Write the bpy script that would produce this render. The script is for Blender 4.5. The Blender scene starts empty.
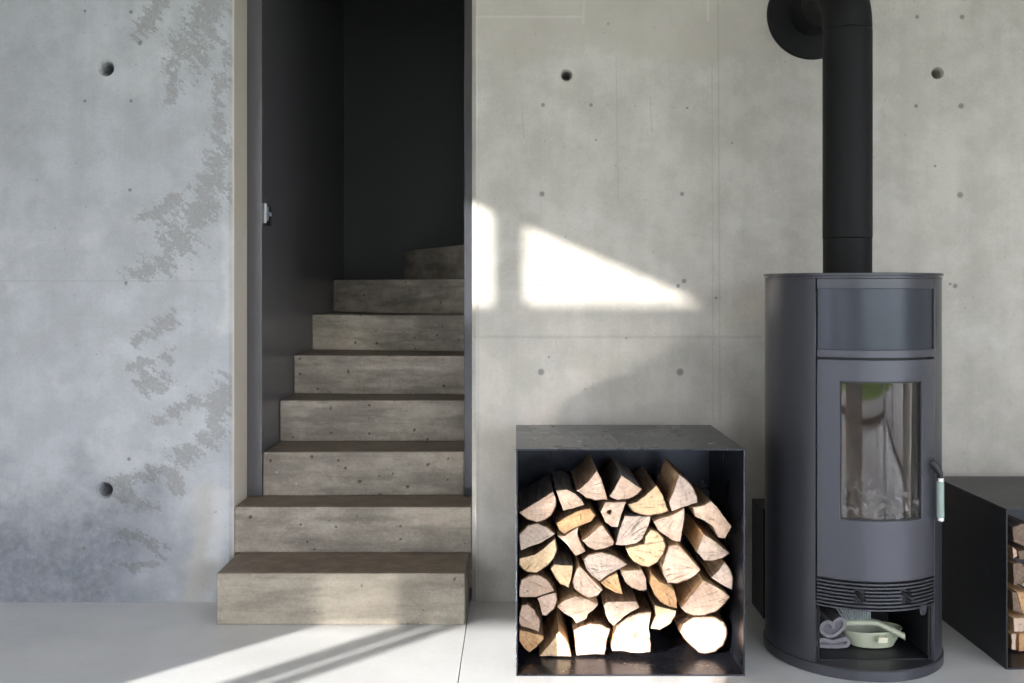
import bpy, bmesh, math, random
from mathutils import Vector, noise as mnoise
random.seed(7)
SC = bpy.context.scene
COL = SC.collection
PI = math.pi
R = math.radians

# ------------------------------------------------------------------ camera numbers
F, VX, VY, H = 995.6, 516.0, 288.0, 1.21      # focal length in pixels, vanishing point, eye height
WALL = 3.834
def wx(px, d): return (px - VX) * d / F
def wz(py, d): return H - (py - VY) * d / F

# ------------------------------------------------------------------ object helpers
def link(name, mesh, mats=(), parent=None, loc=(0, 0, 0)):
    o = bpy.data.objects.new(name, mesh)
    COL.objects.link(o)
    for m in (mats if isinstance(mats, (list, tuple)) else [mats]):
        mesh.materials.append(m)
    o.location = loc
    if parent: o.parent = parent
    return o

def obj(name, bm, mats, parent=None, loc=(0, 0, 0), smooth=None, bevel=None, seg=2):
    bmesh.ops.recalc_face_normals(bm, faces=bm.faces)
    me = bpy.data.meshes.new(name)
    if smooth is not None:
        for f in bm.faces: f.smooth = True
        for e in bm.edges:
            if len(e.link_faces) == 2 and e.calc_face_angle(0) > R(smooth): e.smooth = False
    bm.to_mesh(me); bm.free()
    o = link(name, me, mats, parent, loc)
    if bevel:
        b = o.modifiers.new('bevel', 'BEVEL'); b.width = bevel; b.segments = seg
        b.limit_method = 'ANGLE'; b.angle_limit = R(35)
    return o

def tag(o, label=None, cat=None, group=None, kind=None):
    if label: o['label'] = label
    if cat: o['category'] = cat
    if group: o['group'] = group
    if kind: o['kind'] = kind
    return o

def empty(name, loc=(0, 0, 0)):
    o = bpy.data.objects.new(name, None); COL.objects.link(o)
    o.location = loc; o.empty_display_size = .1
    return o

# ------------------------------------------------------------------ shape helpers
def box(bm, x0, x1, y0, y1, z0, z1):
    v = [bm.verts.new(c) for c in ((x0,y0,z0),(x1,y0,z0),(x1,y1,z0),(x0,y1,z0),(x0,y0,z1),(x1,y0,z1),(x1,y1,z1),(x0,y1,z1))]
    for q in ((3,2,1,0),(4,5,6,7),(0,1,5,4),(1,2,6,5),(2,3,7,6),(3,0,4,7)):
        bm.faces.new([v[i] for i in q])
    return v

def prism(bm, pts, a, b, axis='z'):
    def P(p, t): return {'z': (p[0], p[1], t), 'y': (p[0], t, p[1]), 'x': (t, p[0], p[1])}[axis]
    A = [bm.verts.new(P(p, a)) for p in pts]; B = [bm.verts.new(P(p, b)) for p in pts]
    n = len(pts)
    bm.faces.new(A[::-1]); bm.faces.new(B)
    for i in range(n): bm.faces.new((A[i], A[(i+1) % n], B[(i+1) % n], B[i]))

def lathe(bm, prof, seg=96, c=(0, 0), caps=True):
    rings = []
    for r, z in prof:
        rings.append([bm.verts.new((c[0] + r*math.sin(2*PI*k/seg), c[1] - r*math.cos(2*PI*k/seg), z)) for k in range(seg)])
    for A, B in zip(rings, rings[1:]):
        for k in range(seg): bm.faces.new((A[k], A[(k+1) % seg], B[(k+1) % seg], B[k]))
    if caps:
        bm.faces.new(rings[0][::-1]); bm.faces.new(rings[-1])

def cyl(t, r):
    return (r*math.sin(t), -r*math.cos(t))

def arc_grid(bm, ths, zs, ro, ri, mask=None):
    """curved slab about the z axis; mask(i, j) False leaves a hole"""
    nT, nZ = len(ths), len(zs)
    O = {}; I = {}
    def vo(i, j):
        if (i, j) not in O:
            x, y = cyl(ths[i], ro); O[i, j] = bm.verts.new((x, y, zs[j]))
        return O[i, j]
    def vi(i, j):
        if (i, j) not in I:
            x, y = cyl(ths[i], ri); I[i, j] = bm.verts.new((x, y, zs[j]))
        return I[i, j]
    on = lambda i, j: 0 <= i < nT-1 and 0 <= j < nZ-1 and (mask is None or mask(i, j))
    for i in range(nT-1):
        for j in range(nZ-1):
            if not on(i, j): continue
            bm.faces.new((vo(i,j), vo(i+1,j), vo(i+1,j+1), vo(i,j+1)))
            bm.faces.new((vi(i,j), vi(i,j+1), vi(i+1,j+1), vi(i+1,j)))
            for di, dj, a, b in ((-1,0,(i,j),(i,j+1)), (1,0,(i+1,j),(i+1,j+1)), (0,-1,(i,j),(i+1,j)), (0,1,(i,j+1),(i+1,j+1))):
                if not on(i+di, j+dj):
                    bm.faces.new((vo(*a), vo(*b), vi(*b), vi(*a)))

def lin(a, b, n): return [a + (b-a)*k/n for k in range(n+1)]

def tube(bm, path, radii, seg=24, caps=True):
    path = [Vector(p) for p in path]
    if not isinstance(radii, (list, tuple)): radii = [radii]*len(path)
    rings = []; up = None
    for k, p in enumerate(path):
        d = (path[min(k+1, len(path)-1)] - path[max(k-1, 0)]).normalized()
        if up is None:
            up = Vector((0, 0, 1)) if abs(d.z) < .9 else Vector((1, 0, 0))
        s = d.cross(up).normalized(); up = s.cross(d).normalized()
        rings.append([bm.verts.new(p + radii[k]*(math.cos(2*PI*j/seg)*s + math.sin(2*PI*j/seg)*up)) for j in range(seg)])
    for A, B in zip(rings, rings[1:]):
        for j in range(seg): bm.faces.new((A[j], A[(j+1) % seg], B[(j+1) % seg], B[j]))
    if caps:
        bm.faces.new(rings[0][::-1]); bm.faces.new(rings[-1])

def carve(bm, cutters):
    """bm minus every bmesh in cutters, as a new bmesh"""
    me = bpy.data.meshes.new('carve'); bmesh.ops.recalc_face_normals(bm, faces=bm.faces); bm.to_mesh(me); bm.free()
    o = bpy.data.objects.new('carve', me); COL.objects.link(o)
    tmp = []
    for c in cutters:
        cm = bpy.data.meshes.new('cutter'); bmesh.ops.recalc_face_normals(c, faces=c.faces); c.to_mesh(cm); c.free()
        co = bpy.data.objects.new('cutter', cm); COL.objects.link(co); tmp.append(co)
        m = o.modifiers.new('b', 'BOOLEAN'); m.operation = 'DIFFERENCE'; m.object = co; m.solver = 'EXACT'
    bpy.context.view_layer.update()
    dg = bpy.context.evaluated_depsgraph_get()
    res = bpy.data.meshes.new_from_object(o.evaluated_get(dg), depsgraph=dg)
    out = bmesh.new(); out.from_mesh(res)
    for x in tmp + [o]: bpy.data.objects.remove(x, do_unlink=True)
    bpy.data.meshes.remove(res)
    return out

def join(bm, other):
    me = bpy.data.meshes.new('j'); other.to_mesh(me); other.free(); bm.from_mesh(me); bpy.data.meshes.remove(me)

# ------------------------------------------------------------------ material helpers
class NT:
    def __init__(s, name):
        s.m = bpy.data.materials.new(name); s.m.use_nodes = True
        s.t = s.m.node_tree; s.t.nodes.clear()
        s.out = s.t.nodes.new('ShaderNodeOutputMaterial')
        s.co = s.t.nodes.new('ShaderNodeTexCoord').outputs['Object']
    def put(s, sock, v):
        if v is None: return
        if hasattr(v, 'links') or isinstance(v, bpy.types.NodeSocket): s.t.links.new(v, sock)
        elif isinstance(v, (tuple, list)) and len(v) == 3 and sock.type == 'RGBA': sock.default_value = (*v, 1)
        else: sock.default_value = v
    def math(s, op, a, b=None, c=None, clamp=False):
        n = s.t.nodes.new('ShaderNodeMath'); n.operation = op; n.use_clamp = clamp
        for k, v in enumerate((a, b, c)): s.put(n.inputs[k], v)
        return n.outputs[0]
    def vec(s, op, a, b=None, scale=None):
        n = s.t.nodes.new('ShaderNodeVectorMath'); n.operation = op
        s.put(n.inputs[0], a); s.put(n.inputs[1], b)
        if scale is not None: s.put(n.inputs['Scale'], scale)
        return n.outputs['Value'] if op in ('LENGTH', 'DOT_PRODUCT', 'DISTANCE') else n.outputs[0]
    def comb(s, x, y, z):
        n = s.t.nodes.new('ShaderNodeCombineXYZ')
        for k, v in enumerate((x, y, z)): s.put(n.inputs[k], v)
        return n.outputs[0]
    def sep(s, v):
        n = s.t.nodes.new('ShaderNodeSeparateXYZ'); s.put(n.inputs[0], v); return n.outputs
    def scale(s, v, k): return s.vec('MULTIPLY', v, k)
    def noise(s, v, sc, det=4, rough=.55, dist=0):
        n = s.t.nodes.new('ShaderNodeTexNoise'); s.put(n.inputs['Vector'], v)
        n.inputs['Scale'].default_value = sc; n.inputs['Detail'].default_value = det
        n.inputs['Roughness'].default_value = rough; n.inputs['Distortion'].default_value = dist
        return n.outputs['Fac']
    def voro(s, v, sc, rnd=1):
        n = s.t.nodes.new('ShaderNodeTexVoronoi'); s.put(n.inputs['Vector'], v)
        n.inputs['Scale'].default_value = sc; n.inputs['Randomness'].default_value = rnd
        return n.outputs['Distance'], n.outputs['Color']
    def step(s, v, a, b):
        n = s.t.nodes.new('ShaderNodeMapRange'); n.interpolation_type = 'SMOOTHSTEP'
        s.put(n.inputs[0], v); n.inputs[1].default_value = a; n.inputs[2].default_value = b
        return n.outputs[0]
    def mix(s, f, a, b, mode='MIX'):
        n = s.t.nodes.new('ShaderNodeMix'); n.data_type = 'RGBA'; n.blend_type = mode
        s.put(n.inputs[0], f); s.put(n.inputs[6], a); s.put(n.inputs[7], b)
        return n.outputs[2]
    def bump(s, h, strength=.3, dist=.002):
        n = s.t.nodes.new('ShaderNodeBump'); n.inputs['Strength'].default_value = strength
        n.inputs['Distance'].default_value = dist; s.put(n.inputs['Height'], h)
        return n.outputs[0]
    def bsdf(s, color, rough=.6, metal=0, spec=.5, normal=None, coat=0):
        n = s.t.nodes.new('ShaderNodeBsdfPrincipled')
        s.put(n.inputs['Base Color'], color); s.put(n.inputs['Roughness'], rough); s.put(n.inputs['Metallic'], metal)
        n.inputs['Specular IOR Level'].default_value = spec
        if coat: n.inputs['Coat Weight'].default_value = coat; n.inputs['Coat Roughness'].default_value = .15
        if normal is not None: s.put(n.inputs['Normal'], normal)
        s.t.links.new(n.outputs[0], s.out.inputs[0])
        return s.m

def plain(name, col, rough=.5, metal=0, spec=.5, grain=0, gs=60, bump=0):
    n = NT(name)
    c = col
    if grain:
        f = n.noise(n.co, gs, 4)
        c = n.mix(f, tuple(x*(1-grain) for x in col), tuple(min(1, x*(1+grain)) for x in col))
    return n.bsdf(c, rough, metal, spec, n.bump(n.noise(n.co, gs*3, 3), bump, .001) if bump else None)

def wall_concrete():
    n = NT('fair_faced_concrete')
    x, y, z = n.sep(n.co)
    # wall plane in survey units, 259.5 to the metre, u to the right and v downward
    u = n.math('MULTIPLY_ADD', x, 259.6, 516.0)
    v = n.math('MULTIPLY_ADD', z, -259.6, 288.0 + 1.21*259.6)
    big = n.noise(n.scale(n.co, (1, 1, .6)), 1.3, 5, .6)
    mid = n.noise(n.co, 7, 6, .65)
    streak = n.noise(n.scale(n.co, (9, 9, .5)), 1.0, 5, .6)
    fine = n.noise(n.co, 90, 4, .7)
    left = n.math('SUBTRACT', 1, n.step(x, -1.0, -.3))
    c = n.mix(left, (.52, .49, .445), (.50, .51, .54))  # left stretch cooler: bluish window light tinted into the base colour
    c = n.mix(n.step(big, .3, .72), n.mix(1, c, (.87, .87, .87), 'MULTIPLY'), c)
    c = n.mix(n.step(mid, .36, .66), n.mix(1, c, (.86, .86, .845), 'MULTIPLY'), c)
    c = n.mix(n.step(streak, .35, .65), n.mix(1, c, (.93, .93, .93), 'MULTIPLY'), c)
    c = n.mix(n.step(fine, .3, .7), n.mix(1, c, (.93, .93, .93), 'MULTIPLY'), c)
    # chalky bloom
    bl = n.step(n.noise(n.co, 2.6, 7, .7), .52, .72)
    c = n.mix(n.math('MULTIPLY', bl, .35), c, (.60, .60, .59))
    warp = n.noise(n.co, 9, 4, .6); warp2 = n.noise(n.vec('ADD', n.co, (7, 3, 5)), 9, 4, .6)
    P = n.comb(n.math('MULTIPLY_ADD', n.math('SUBTRACT', warp, .5), 34, u), n.math('MULTIPLY_ADD', n.math('SUBTRACT', warp2, .5), 34, v), 0)
    Pu = n.comb(u, v, 0)
    def capsules(items, P):
        best = None
        for (x0, y0, x1, y1, r) in items:
            d = (x1-x0, y1-y0); L2 = d[0]**2 + d[1]**2 or 1e-6
            q = n.vec('SUBTRACT', P, (x0, y0, 0))
            t = n.math('ADD', n.vec('DOT_PRODUCT', q, (d[0]/L2, d[1]/L2, 0)), 0, clamp=True)
            dist = n.vec('LENGTH', n.vec('SUBTRACT', q, n.vec('SCALE', (d[0], d[1], 0), None, t)))
            k = n.math('MULTIPLY_ADD', dist, -1.0/r, 1)
            best = k if best is None else n.math('MAXIMUM', best, k)
        return best
    damp = capsules([(222, -10, 190, 60, 30), (224, 60, 216, 165, 14), (205, 5, 175, 62, 22), (160, 0, 140, 30, 12), (190, 30, 168, 100, 9),
                     (216, 190, 170, 255, 26), (222, 150, 200, 215, 17), (190, 190, 140, 222, 11), (165, 262, 132, 276, 12), (185, 245, 160, 262, 16),
                     (170, 318, 135, 338, 12), (165, 375, 145, 385, 14), (172, 352, 130, 372, 9), (195, 405, 160, 415, 10),
                     (222, 385, 205, 440, 17), (212, 430, 170, 470, 18), (172, 470, 120, 485, 13), (122, 493, 150, 508, 9), (178, 480, 182, 495, 8),
                     (122, 536, 165, 545, 9), (116, 563, 156, 566, 6), (150, 545, 163, 556, 9)], P)
    rot = n.vec('ADD', n.scale(n.co, (1, 1, 1)), n.comb(n.math('MULTIPLY', z, .9), 0, 0))
    sp = n.noise(n.scale(rot, (20, 20, 14)), 1.0, 8, .78)
    sp2 = n.noise(n.scale(n.co, (95, 95, 95)), 1.0, 4, .6)
    s = n.math('ADD', n.math('MULTIPLY', damp, .8), n.math('MULTIPLY', n.math('SUBTRACT', sp, .5), 4.2))
    s = n.math('ADD', s, n.math('MULTIPLY', n.math('SUBTRACT', sp2, .5), 1.3))
    s = n.math('MULTIPLY', n.step(s, .25, .55), n.step(damp, -.6, .05))
    c = n.mix(n.math('MULTIPLY', s, n.math('MULTIPLY_ADD', sp2, .9, .2, clamp=True)), c, (.255, .25, .24))
    # mottled stain low on the wall beside the stair, low shade painted in
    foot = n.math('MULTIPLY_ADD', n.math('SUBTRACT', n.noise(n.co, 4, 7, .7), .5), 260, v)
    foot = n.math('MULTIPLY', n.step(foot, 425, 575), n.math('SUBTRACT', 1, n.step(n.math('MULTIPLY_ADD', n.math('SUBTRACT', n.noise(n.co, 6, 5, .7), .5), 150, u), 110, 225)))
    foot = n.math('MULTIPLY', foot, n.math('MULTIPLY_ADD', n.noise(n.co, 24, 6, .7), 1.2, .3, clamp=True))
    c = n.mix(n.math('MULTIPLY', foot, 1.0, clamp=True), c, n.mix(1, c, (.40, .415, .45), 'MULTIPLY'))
    jamb = n.math('MULTIPLY', n.step(x, -1.099, -1.091), n.math('SUBTRACT', 1, n.step(x, -1.06, -1.05)))
    c = n.mix(n.math('MULTIPLY', jamb, .8), c, (.60, .53, .43))  # beige of the jamb concrete, with some of its warmer light mixed in
    # pale and ochre run below the stains
    och = n.step(capsules([(208, 495, 196, 600, 18)], P), 0, .8)
    c = n.mix(n.math('MULTIPLY', och, .4), c, (.47, .42, .34))
    pale = n.step(capsules([(222, 500, 214, 600, 14), (226, 225, 224, 330, 9)], P), 0, 1)
    c = n.mix(n.math('MULTIPLY', pale, .4), c, (.62, .62, .61))
    # beige wet band at the head of the stove wall
    band = n.math('MULTIPLY_ADD', n.math('SUBTRACT', n.noise(n.co, 3.5, 6, .65), .5), 90, v)
    band = n.math('MULTIPLY', n.math('SUBTRACT', 1, n.step(band, 44, 58)), n.step(x, -.3, -.1))
    band = n.math('MULTIPLY', band, n.math('SUBTRACT', 1, n.step(x, .75, 1.35)))
    c = n.mix(n.math('MULTIPLY', band, .55), c, (.40, .365, .31))
    blot = n.step(capsules([(512, 55, 505, 75, 16), (530, 50, 500, 48, 12), (640, 40, 720, 55, 22)], P), 0, .7)
    c = n.mix(n.math('MULTIPLY', blot, .3), c, (.40, .37, .31))
    ln = n.step(capsules([(474, 17, 584, 17, 2.2), (584, 2, 583, 24, 2.2), (708, 0, 708, 20, 2.4), (476, 18, 478, 200, 1.7)], Pu), 0, .9)
    c = n.mix(n.math('MULTIPLY', ln, .18), c, (.68, .67, .63))
    # formwork joints, scratches, and the edge of floor-bounced light drawn as a line
    jt_edge = n.step(capsules([(718, 0, 720, 420, 1.8), (712, 60, 713, 420, 1.2), (616, 55, 618, 200, 1.0), (522, 113, 524, 138, 1.6), (505, 112, 506, 121, 1.2),
                          (650, 97, 652, 132, 1.5), (478, 120, 478, 600, 2.2), (475, 337, 760, 337, 3.0), (555, 335, 557, 350, 1.0),
                          (0, 281, 215, 281, .9)], Pu), 0, 1.3)
    c = n.mix(n.math('MULTIPLY', jt_edge, .42), c, (.25, .24, .215))
    # nail marks and blowholes
    dots = [(85,11,2),(131,12,2.4),(85,101,2),(131,101,2),(130,190,2.2),(126,283,2.2),(129,459,2.4),(84,548,2.2),(543,105,2.6),(591,105,2.4),(542,194,3.4),(682,194,2.8),
            (539,285,2.2),(544,280,2),(678,286,2.6),(684,281,3),(541,372,4.2),(680,372,4.6),(917,17,2.6),(962,17,3),(916,106,2.6),(961,106,3.6),(960,195,4),(935,166,1.8),
            (955,286,3),(950,284,1.8),(716,298,1.8),(596,140,1.4),(549,357,1.4),(626,338,1.4),(732,143,1.4),(687,108,1.6),(608,24,1.4),(140,43,3)]
    dt = None
    for (a, b, r) in dots:
        k = n.math('MULTIPLY_ADD', n.vec('DISTANCE', Pu, (a, b, 0)), -1.0/r, 1)
        dt = k if dt is None else n.math('MAXIMUM', dt, k)
    c = n.mix(n.math('MULTIPLY', n.step(dt, 0, .5), .72), c, (.13, .128, .118))
    vd, vc = n.voro(n.co, 26)
    rr = n.math('MULTIPLY', n.sep(vc)[0], .11)
    pore = n.math('MULTIPLY', n.step(n.math('SUBTRACT', rr, vd), .0, .02), n.step(n.sep(vc)[1], .55, .6))
    c = n.mix(n.math('MULTIPLY', pore, .5), c, (.2, .195, .18))
    hgt = n.math('ADD', n.math('MULTIPLY', mid, .5), n.math('ADD', n.math('MULTIPLY', fine, .35), n.math('MULTIPLY', dt, -.0)))
    hgt = n.math('SUBTRACT', hgt, n.math('MULTIPLY', pore, .6))
    return n.bsdf(c, n.math('MULTIPLY_ADD', s, -.15, .72), 0, .3, n.bump(hgt, .35, .0025))

def stair_concrete(name, lo, hi, top):
    n = NT(name)
    geo = n.t.nodes.new('ShaderNodeNewGeometry')
    nz = n.sep(geo.outputs['True Normal'])[2]
    a = n.noise(n.scale(n.co, (1, 1, 1.6)), 4.5, 7, .68)
    b = n.noise(n.scale(n.co, (1, 1, 6)), 3.0, 6, .65)
    f = n.noise(n.co, 85, 4, .7)
    c = n.mix(n.step(a, .32, .68), lo, hi)
    c = n.mix(n.math('MULTIPLY', n.step(b, .42, .66), .65), c, tuple(x*.58 for x in lo))
    c = n.mix(n.step(f, .3, .72), n.mix(1, c, (.82, .82, .81), 'MULTIPLY'), c)
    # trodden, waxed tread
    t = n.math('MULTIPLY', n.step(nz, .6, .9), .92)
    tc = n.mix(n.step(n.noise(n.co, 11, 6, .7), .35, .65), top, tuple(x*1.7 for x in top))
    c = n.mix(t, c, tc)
    wob = n.noise(n.co, 120, 2); wob2 = n.noise(n.co, 70, 2)
    vd, vc = n.voro(n.vec('ADD', n.co, n.comb(n.math('MULTIPLY', wob, .012), n.math('MULTIPLY', wob, .006), n.math('MULTIPLY', wob2, .012))), 36)
    r = n.math('MULTIPLY', n.math('POWER', n.sep(vc)[0], 3), .30)
    keep = n.step(n.sep(vc)[1], .30, .34)
    pore = n.math('MULTIPLY', n.step(n.math('SUBTRACT', r, vd), 0, .03), keep)
    pore = n.math('MULTIPLY', pore, n.math('SUBTRACT', 1, t))
    c = n.mix(n.math('MULTIPLY', pore, .75), c, (.05, .045, .035))
    pd, pc = n.voro(n.vec('ADD', n.co, (3, 1, 2)), 38)
    chip = n.math('MULTIPLY', n.step(n.math('SUBTRACT', n.math('MULTIPLY', n.sep(pc)[0], .2), pd), 0, .05), n.step(n.noise(n.co, 5, 3), .56, .64))
    c = n.mix(n.math('MULTIPLY', chip, .6), c, (.55, .52, .46))
    h = n.math('SUBTRACT', n.math('ADD', n.math('MULTIPLY', a, .4), n.math('MULTIPLY', f, .4)), pore)
    return n.bsdf(c, n.math('MULTIPLY_ADD', t, -.28, .75), 0, .4, n.bump(h, .5, .003))

def floor_mat():
    n = NT('pale_screed')
    a = n.noise(n.co, 2.2, 6, .6); f = n.noise(n.co, 60, 4, .6)
    c = n.mix(n.step(a, .3, .7), (.59, .595, .60), (.66, .665, .67))
    c = n.mix(n.step(f, .3, .7), n.mix(1, c, (.965, .965, .965), 'MULTIPLY'), c)
    rg = n.math('MULTIPLY_ADD', n.noise(n.co, 5, 4), .03, .155)
    return n.bsdf(c, rg, 0, .72, n.bump(n.noise(n.co, 30, 3, .5), .03, .001))

def steel(name, lo, hi, rough=.36, metal=.75):
    n = NT(name)
    a = n.noise(n.co, 5, 6, .65); b = n.noise(n.scale(n.co, (22, 22, 5)), 1, 6, .7, 1.2)
    c = n.mix(n.step(a, .3, .7), lo, hi)
    sc = n.math('MULTIPLY', n.step(b, .6, .74), .5)
    c = n.mix(sc, c, tuple(min(1, x*2.2) for x in hi))
    return n.bsdf(c, n.math('MULTIPLY_ADD', a, .22, rough - .11), metal, .5, n.bump(b, .06, .001))

def log_end(name, lo, hi, dark):
    n = NT(name)
    x, y, z = n.sep(n.co)
    warp = n.noise(n.co, 16, 3)
    rad = n.vec('LENGTH', n.comb(x, 0, z))
    ring = n.math('SINE', n.math('MULTIPLY_ADD', warp, 5, n.math('MULTIPLY', rad, 430)))
    a = n.noise(n.co, 26, 6, .7)
    info = n.t.nodes.new('ShaderNodeObjectInfo')
    c = n.mix(n.step(a, .3, .7), lo, hi)
    c = n.mix(n.math('MULTIPLY', n.step(ring, .2, 1), .22), c, dark)
    saw = n.noise(n.scale(n.vec('ADD', n.co, n.comb(0, 0, n.math('MULTIPLY', x, .6))), (14, 10, 130)), 1, 2)
    c = n.mix(n.math('MULTIPLY', n.step(saw, .55, .75), .18), c, dark)
    # drying checks run out from the pith
    ang = n.math('ARCTAN2', z, x)
    chk = n.noise(n.comb(n.math('MULTIPLY', ang, 3.2), n.math('MULTIPLY', info.outputs['Random'], 40), n.math('MULTIPLY', rad, 3)), 1.9, 1)
    chk = n.step(n.math('ABSOLUTE', n.math('SUBTRACT', chk, .5)), .017, .0)
    c = n.mix(n.math('MULTIPLY', chk, .65), c, tuple(x*.3 for x in dark))
    c = n.mix(n.math('MULTIPLY', n.math('SUBTRACT', info.outputs['Random'], .5), .35, clamp=True), c, dark)
    h = n.math('ADD', n.math('MULTIPLY', saw, .5), n.math('MULTIPLY', a, .5))
    return n.bsdf(c, .8, 0, .25, n.bump(n.math('SUBTRACT', h, chk), .45, .003))

def log_side(name, lo, hi, dark):
    n = NT(name)
    fib = n.noise(n.scale(n.co, (95, 5, 95)), 1, 5, .65)
    a = n.noise(n.scale(n.co, (14, 3, 14)), 1, 4, .6)
    c = n.mix(n.step(fib, .3, .7), lo, hi)
    c = n.mix(n.math('MULTIPLY', n.step(a, .5, .72), .65), c, dark)
    return n.bsdf(c, .82, 0, .25, n.bump(fib, .7, .004))

def bark_mat():
    n = NT('bark')
    a = n.noise(n.scale(n.co, (50, 16, 50)), 1, 6, .7, .6)
    c = n.mix(n.step(a, .35, .65), (.045, .027, .016), (.20, .115, .062))
    return n.bsdf(c, .9, 0, .2, n.bump(a, .9, .006))

M = {}
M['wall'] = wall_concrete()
M['floor'] = floor_mat()
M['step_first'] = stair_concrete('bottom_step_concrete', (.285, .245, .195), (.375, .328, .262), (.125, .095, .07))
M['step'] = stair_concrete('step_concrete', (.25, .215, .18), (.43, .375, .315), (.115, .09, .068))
M['dark_paint'] = plain('anthracite_paint', (.027, .0265, .028), .5, 0, .3, .06, 30)
M['grey_paint'] = plain('slate_grey_paint', (.086, .082, .088), .3, 0, .5, .06, 30)
M['liner_paint'] = plain('satin_dark_paint', (.03, .032, .04), .09, 0, 1.0)
M['warm_ceiling'] = plain('warm_bounce_ceiling', (.46, .405, .33), .8, 0, .3, .12, 5)  # unseen ceiling; warm tone chosen to tint the bounced light
M['pale_concrete'] = plain('pale_concrete', (.5, .49, .47), .8, 0, .3, .06, 6)
M['white'] = plain('white_plaster', (.78, .78, .77), .8, 0, .3, .02, 12)
M['render'] = plain('sun_mask_render', (.66, .65, .62), .9, 0, .2, .06, 12)
M['dark_frame'] = plain('window_frame_paint', (.05, .05, .055), .4)
M['terrace'] = plain('terrace_paving', (.44, .42, .39), .9, 0, .2, .08, 6)
M['lawn'] = plain('lawn_grass', (.10, .19, .025), .9, 0, .2, .4, 9)
M['hedge'] = plain('hedge_leaves', (.09, .2, .025), .8, 0, .2, .5, 20)
M['box_steel'] = steel('waxed_black_steel', (.022, .0235, .031), (.048, .052, .07), .28, .75)
M['box_dark'] = steel('black_steel', (.018, .0185, .022), (.034, .035, .041), .40, .6)
M['stove'] = plain('stove_lacquer', (.058, .058, .068), .36, .5, .5, .05, 120)
M['stove_door'] = plain('stove_door_lacquer', (.068, .068, .082), .38, .5, .5, .05, 120)
M['stove_niche'] = plain('stove_niche_lacquer', (.034, .038, .05), .3, .5, .5, .1, 30)
M['stove_black'] = plain('stove_black_inside', (.017, .017, .02), .5, .2)
M['pipe'] = plain('flue_black_lacquer', (.009, .009, .0095), .6, 0, .15, .04, 100)
M['chrome'] = plain('brushed_metal', (.6, .6, .6), .25, 1)
M['mint'] = plain('pale_green_enamel', (.23, .295, .265), .2, 0, .6, .08, 60)
M['vermiculite'] = plain('sooty_firebrick', (.30, .225, .18), .9, 0, .2, .5, 14, .5)
M['ash'] = plain('wood_ash', (.32, .29, .28), 1, 0, .1, .5, 45, .8)
M['cream'] = plain('cream_green_plastic', (.40, .42, .315), .45, 0, .5, .04, 30)
M['cream_light'] = plain('cream_plastic', (.55, .53, .39), .45)
M['bristle'] = plain('grey_green_bristle', (.27, .30, .30), .7, 0, .3, .35, 120)
M['felt'] = plain('grey_felt', (.20, .19, .205), 1, 0, .1, .35, 140, .8)
M['felt_dark'] = plain('dark_grey_felt', (.13, .122, .137), 1, 0, .1, .3, 140, .8)
M['switch_dark'] = plain('switch_black', (.015, .015, .017), .35)
M['switch_rim'] = plain('switch_rim_aluminium', (.36, .36, .37), .4, .6)
M['switch_blue'] = plain('switch_lens', (.30, .40, .48), .3)
M['end_pale'] = log_end('sawn_wood_pale', (.48, .325, .235), (.67, .505, .40), (.36, .22, .13))
M['end_yellow'] = log_end('sawn_wood_yellow', (.66, .45, .26), (.80, .60, .38), (.42, .26, .13))
M['end_orange'] = log_end('sawn_wood_orange', (.48, .26, .12), (.66, .41, .22), (.26, .13, .06))
M['end_grey'] = log_end('sawn_wood_grey', (.45, .34, .275), (.60, .48, .40), (.26, .18, .13))
M['end_dark'] = log_end('sawn_wood_dark', (.17, .115, .085), (.27, .19, .14), (.09, .055, .04))  # ends in the low box; its shade is mixed into the brown
M['side_warm'] = log_side('split_wood_warm', (.48, .29, .15), (.70, .48, .27), (.26, .13, .065))
M['side_brown'] = log_side('split_wood_brown', (.15, .095, .06), (.30, .19, .115), (.08, .05, .03))
M['side_grey'] = log_side('split_wood_weathered', (.075, .065, .058), (.19, .165, .145), (.04, .034, .03))
M['bark'] = bark_mat()

def glass_mat():
    n = NT('stove_glass')
    t = n.t.nodes.new('ShaderNodeBsdfTransparent'); t.inputs[0].default_value = (.72, .68, .64, 1)
    g = n.t.nodes.new('ShaderNodeBsdfGlossy'); g.inputs['Roughness'].default_value = .03; g.inputs[0].default_value = (.95, .95, .95, 1)
    wav = n.noise(n.scale(n.co, (30, 30, 4)), 1, 2, .5)
    n.put(g.inputs['Normal'], n.bump(wav, .10, .003))
    fr = n.t.nodes.new('ShaderNodeFresnel'); fr.inputs[0].default_value = 1.45
    soot = n.step(n.noise(n.co, 60, 6, .75), .50, .62)
    x, y, z = n.sep(n.co)
    low = n.math('SUBTRACT', 1, n.step(n.math('MULTIPLY_ADD', n.noise(n.co, 9, 4), .3, z), .62, .84))
    s = n.math('MULTIPLY', n.math('MULTIPLY', soot, low), .45)
    d = n.t.nodes.new('ShaderNodeBsdfDiffuse'); d.inputs[0].default_value = (.34, .31, .30, 1)
    m1 = n.t.nodes.new('ShaderNodeMixShader'); n.put(m1.inputs[0], n.math('ADD', n.math('MULTIPLY', fr.outputs[0], .95), .0, clamp=True))
    n.t.links.new(t.outputs[0], m1.inputs[1]); n.t.links.new(g.outputs[0], m1.inputs[2])
    m2 = n.t.nodes.new('ShaderNodeMixShader'); n.put(m2.inputs[0], s)
    n.t.links.new(m1.outputs[0], m2.inputs[1]); n.t.links.new(d.outputs[0], m2.inputs[2])
    n.t.links.new(m2.outputs[0], n.out.inputs[0])
    return n.m
M['glass'] = glass_mat()

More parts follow.
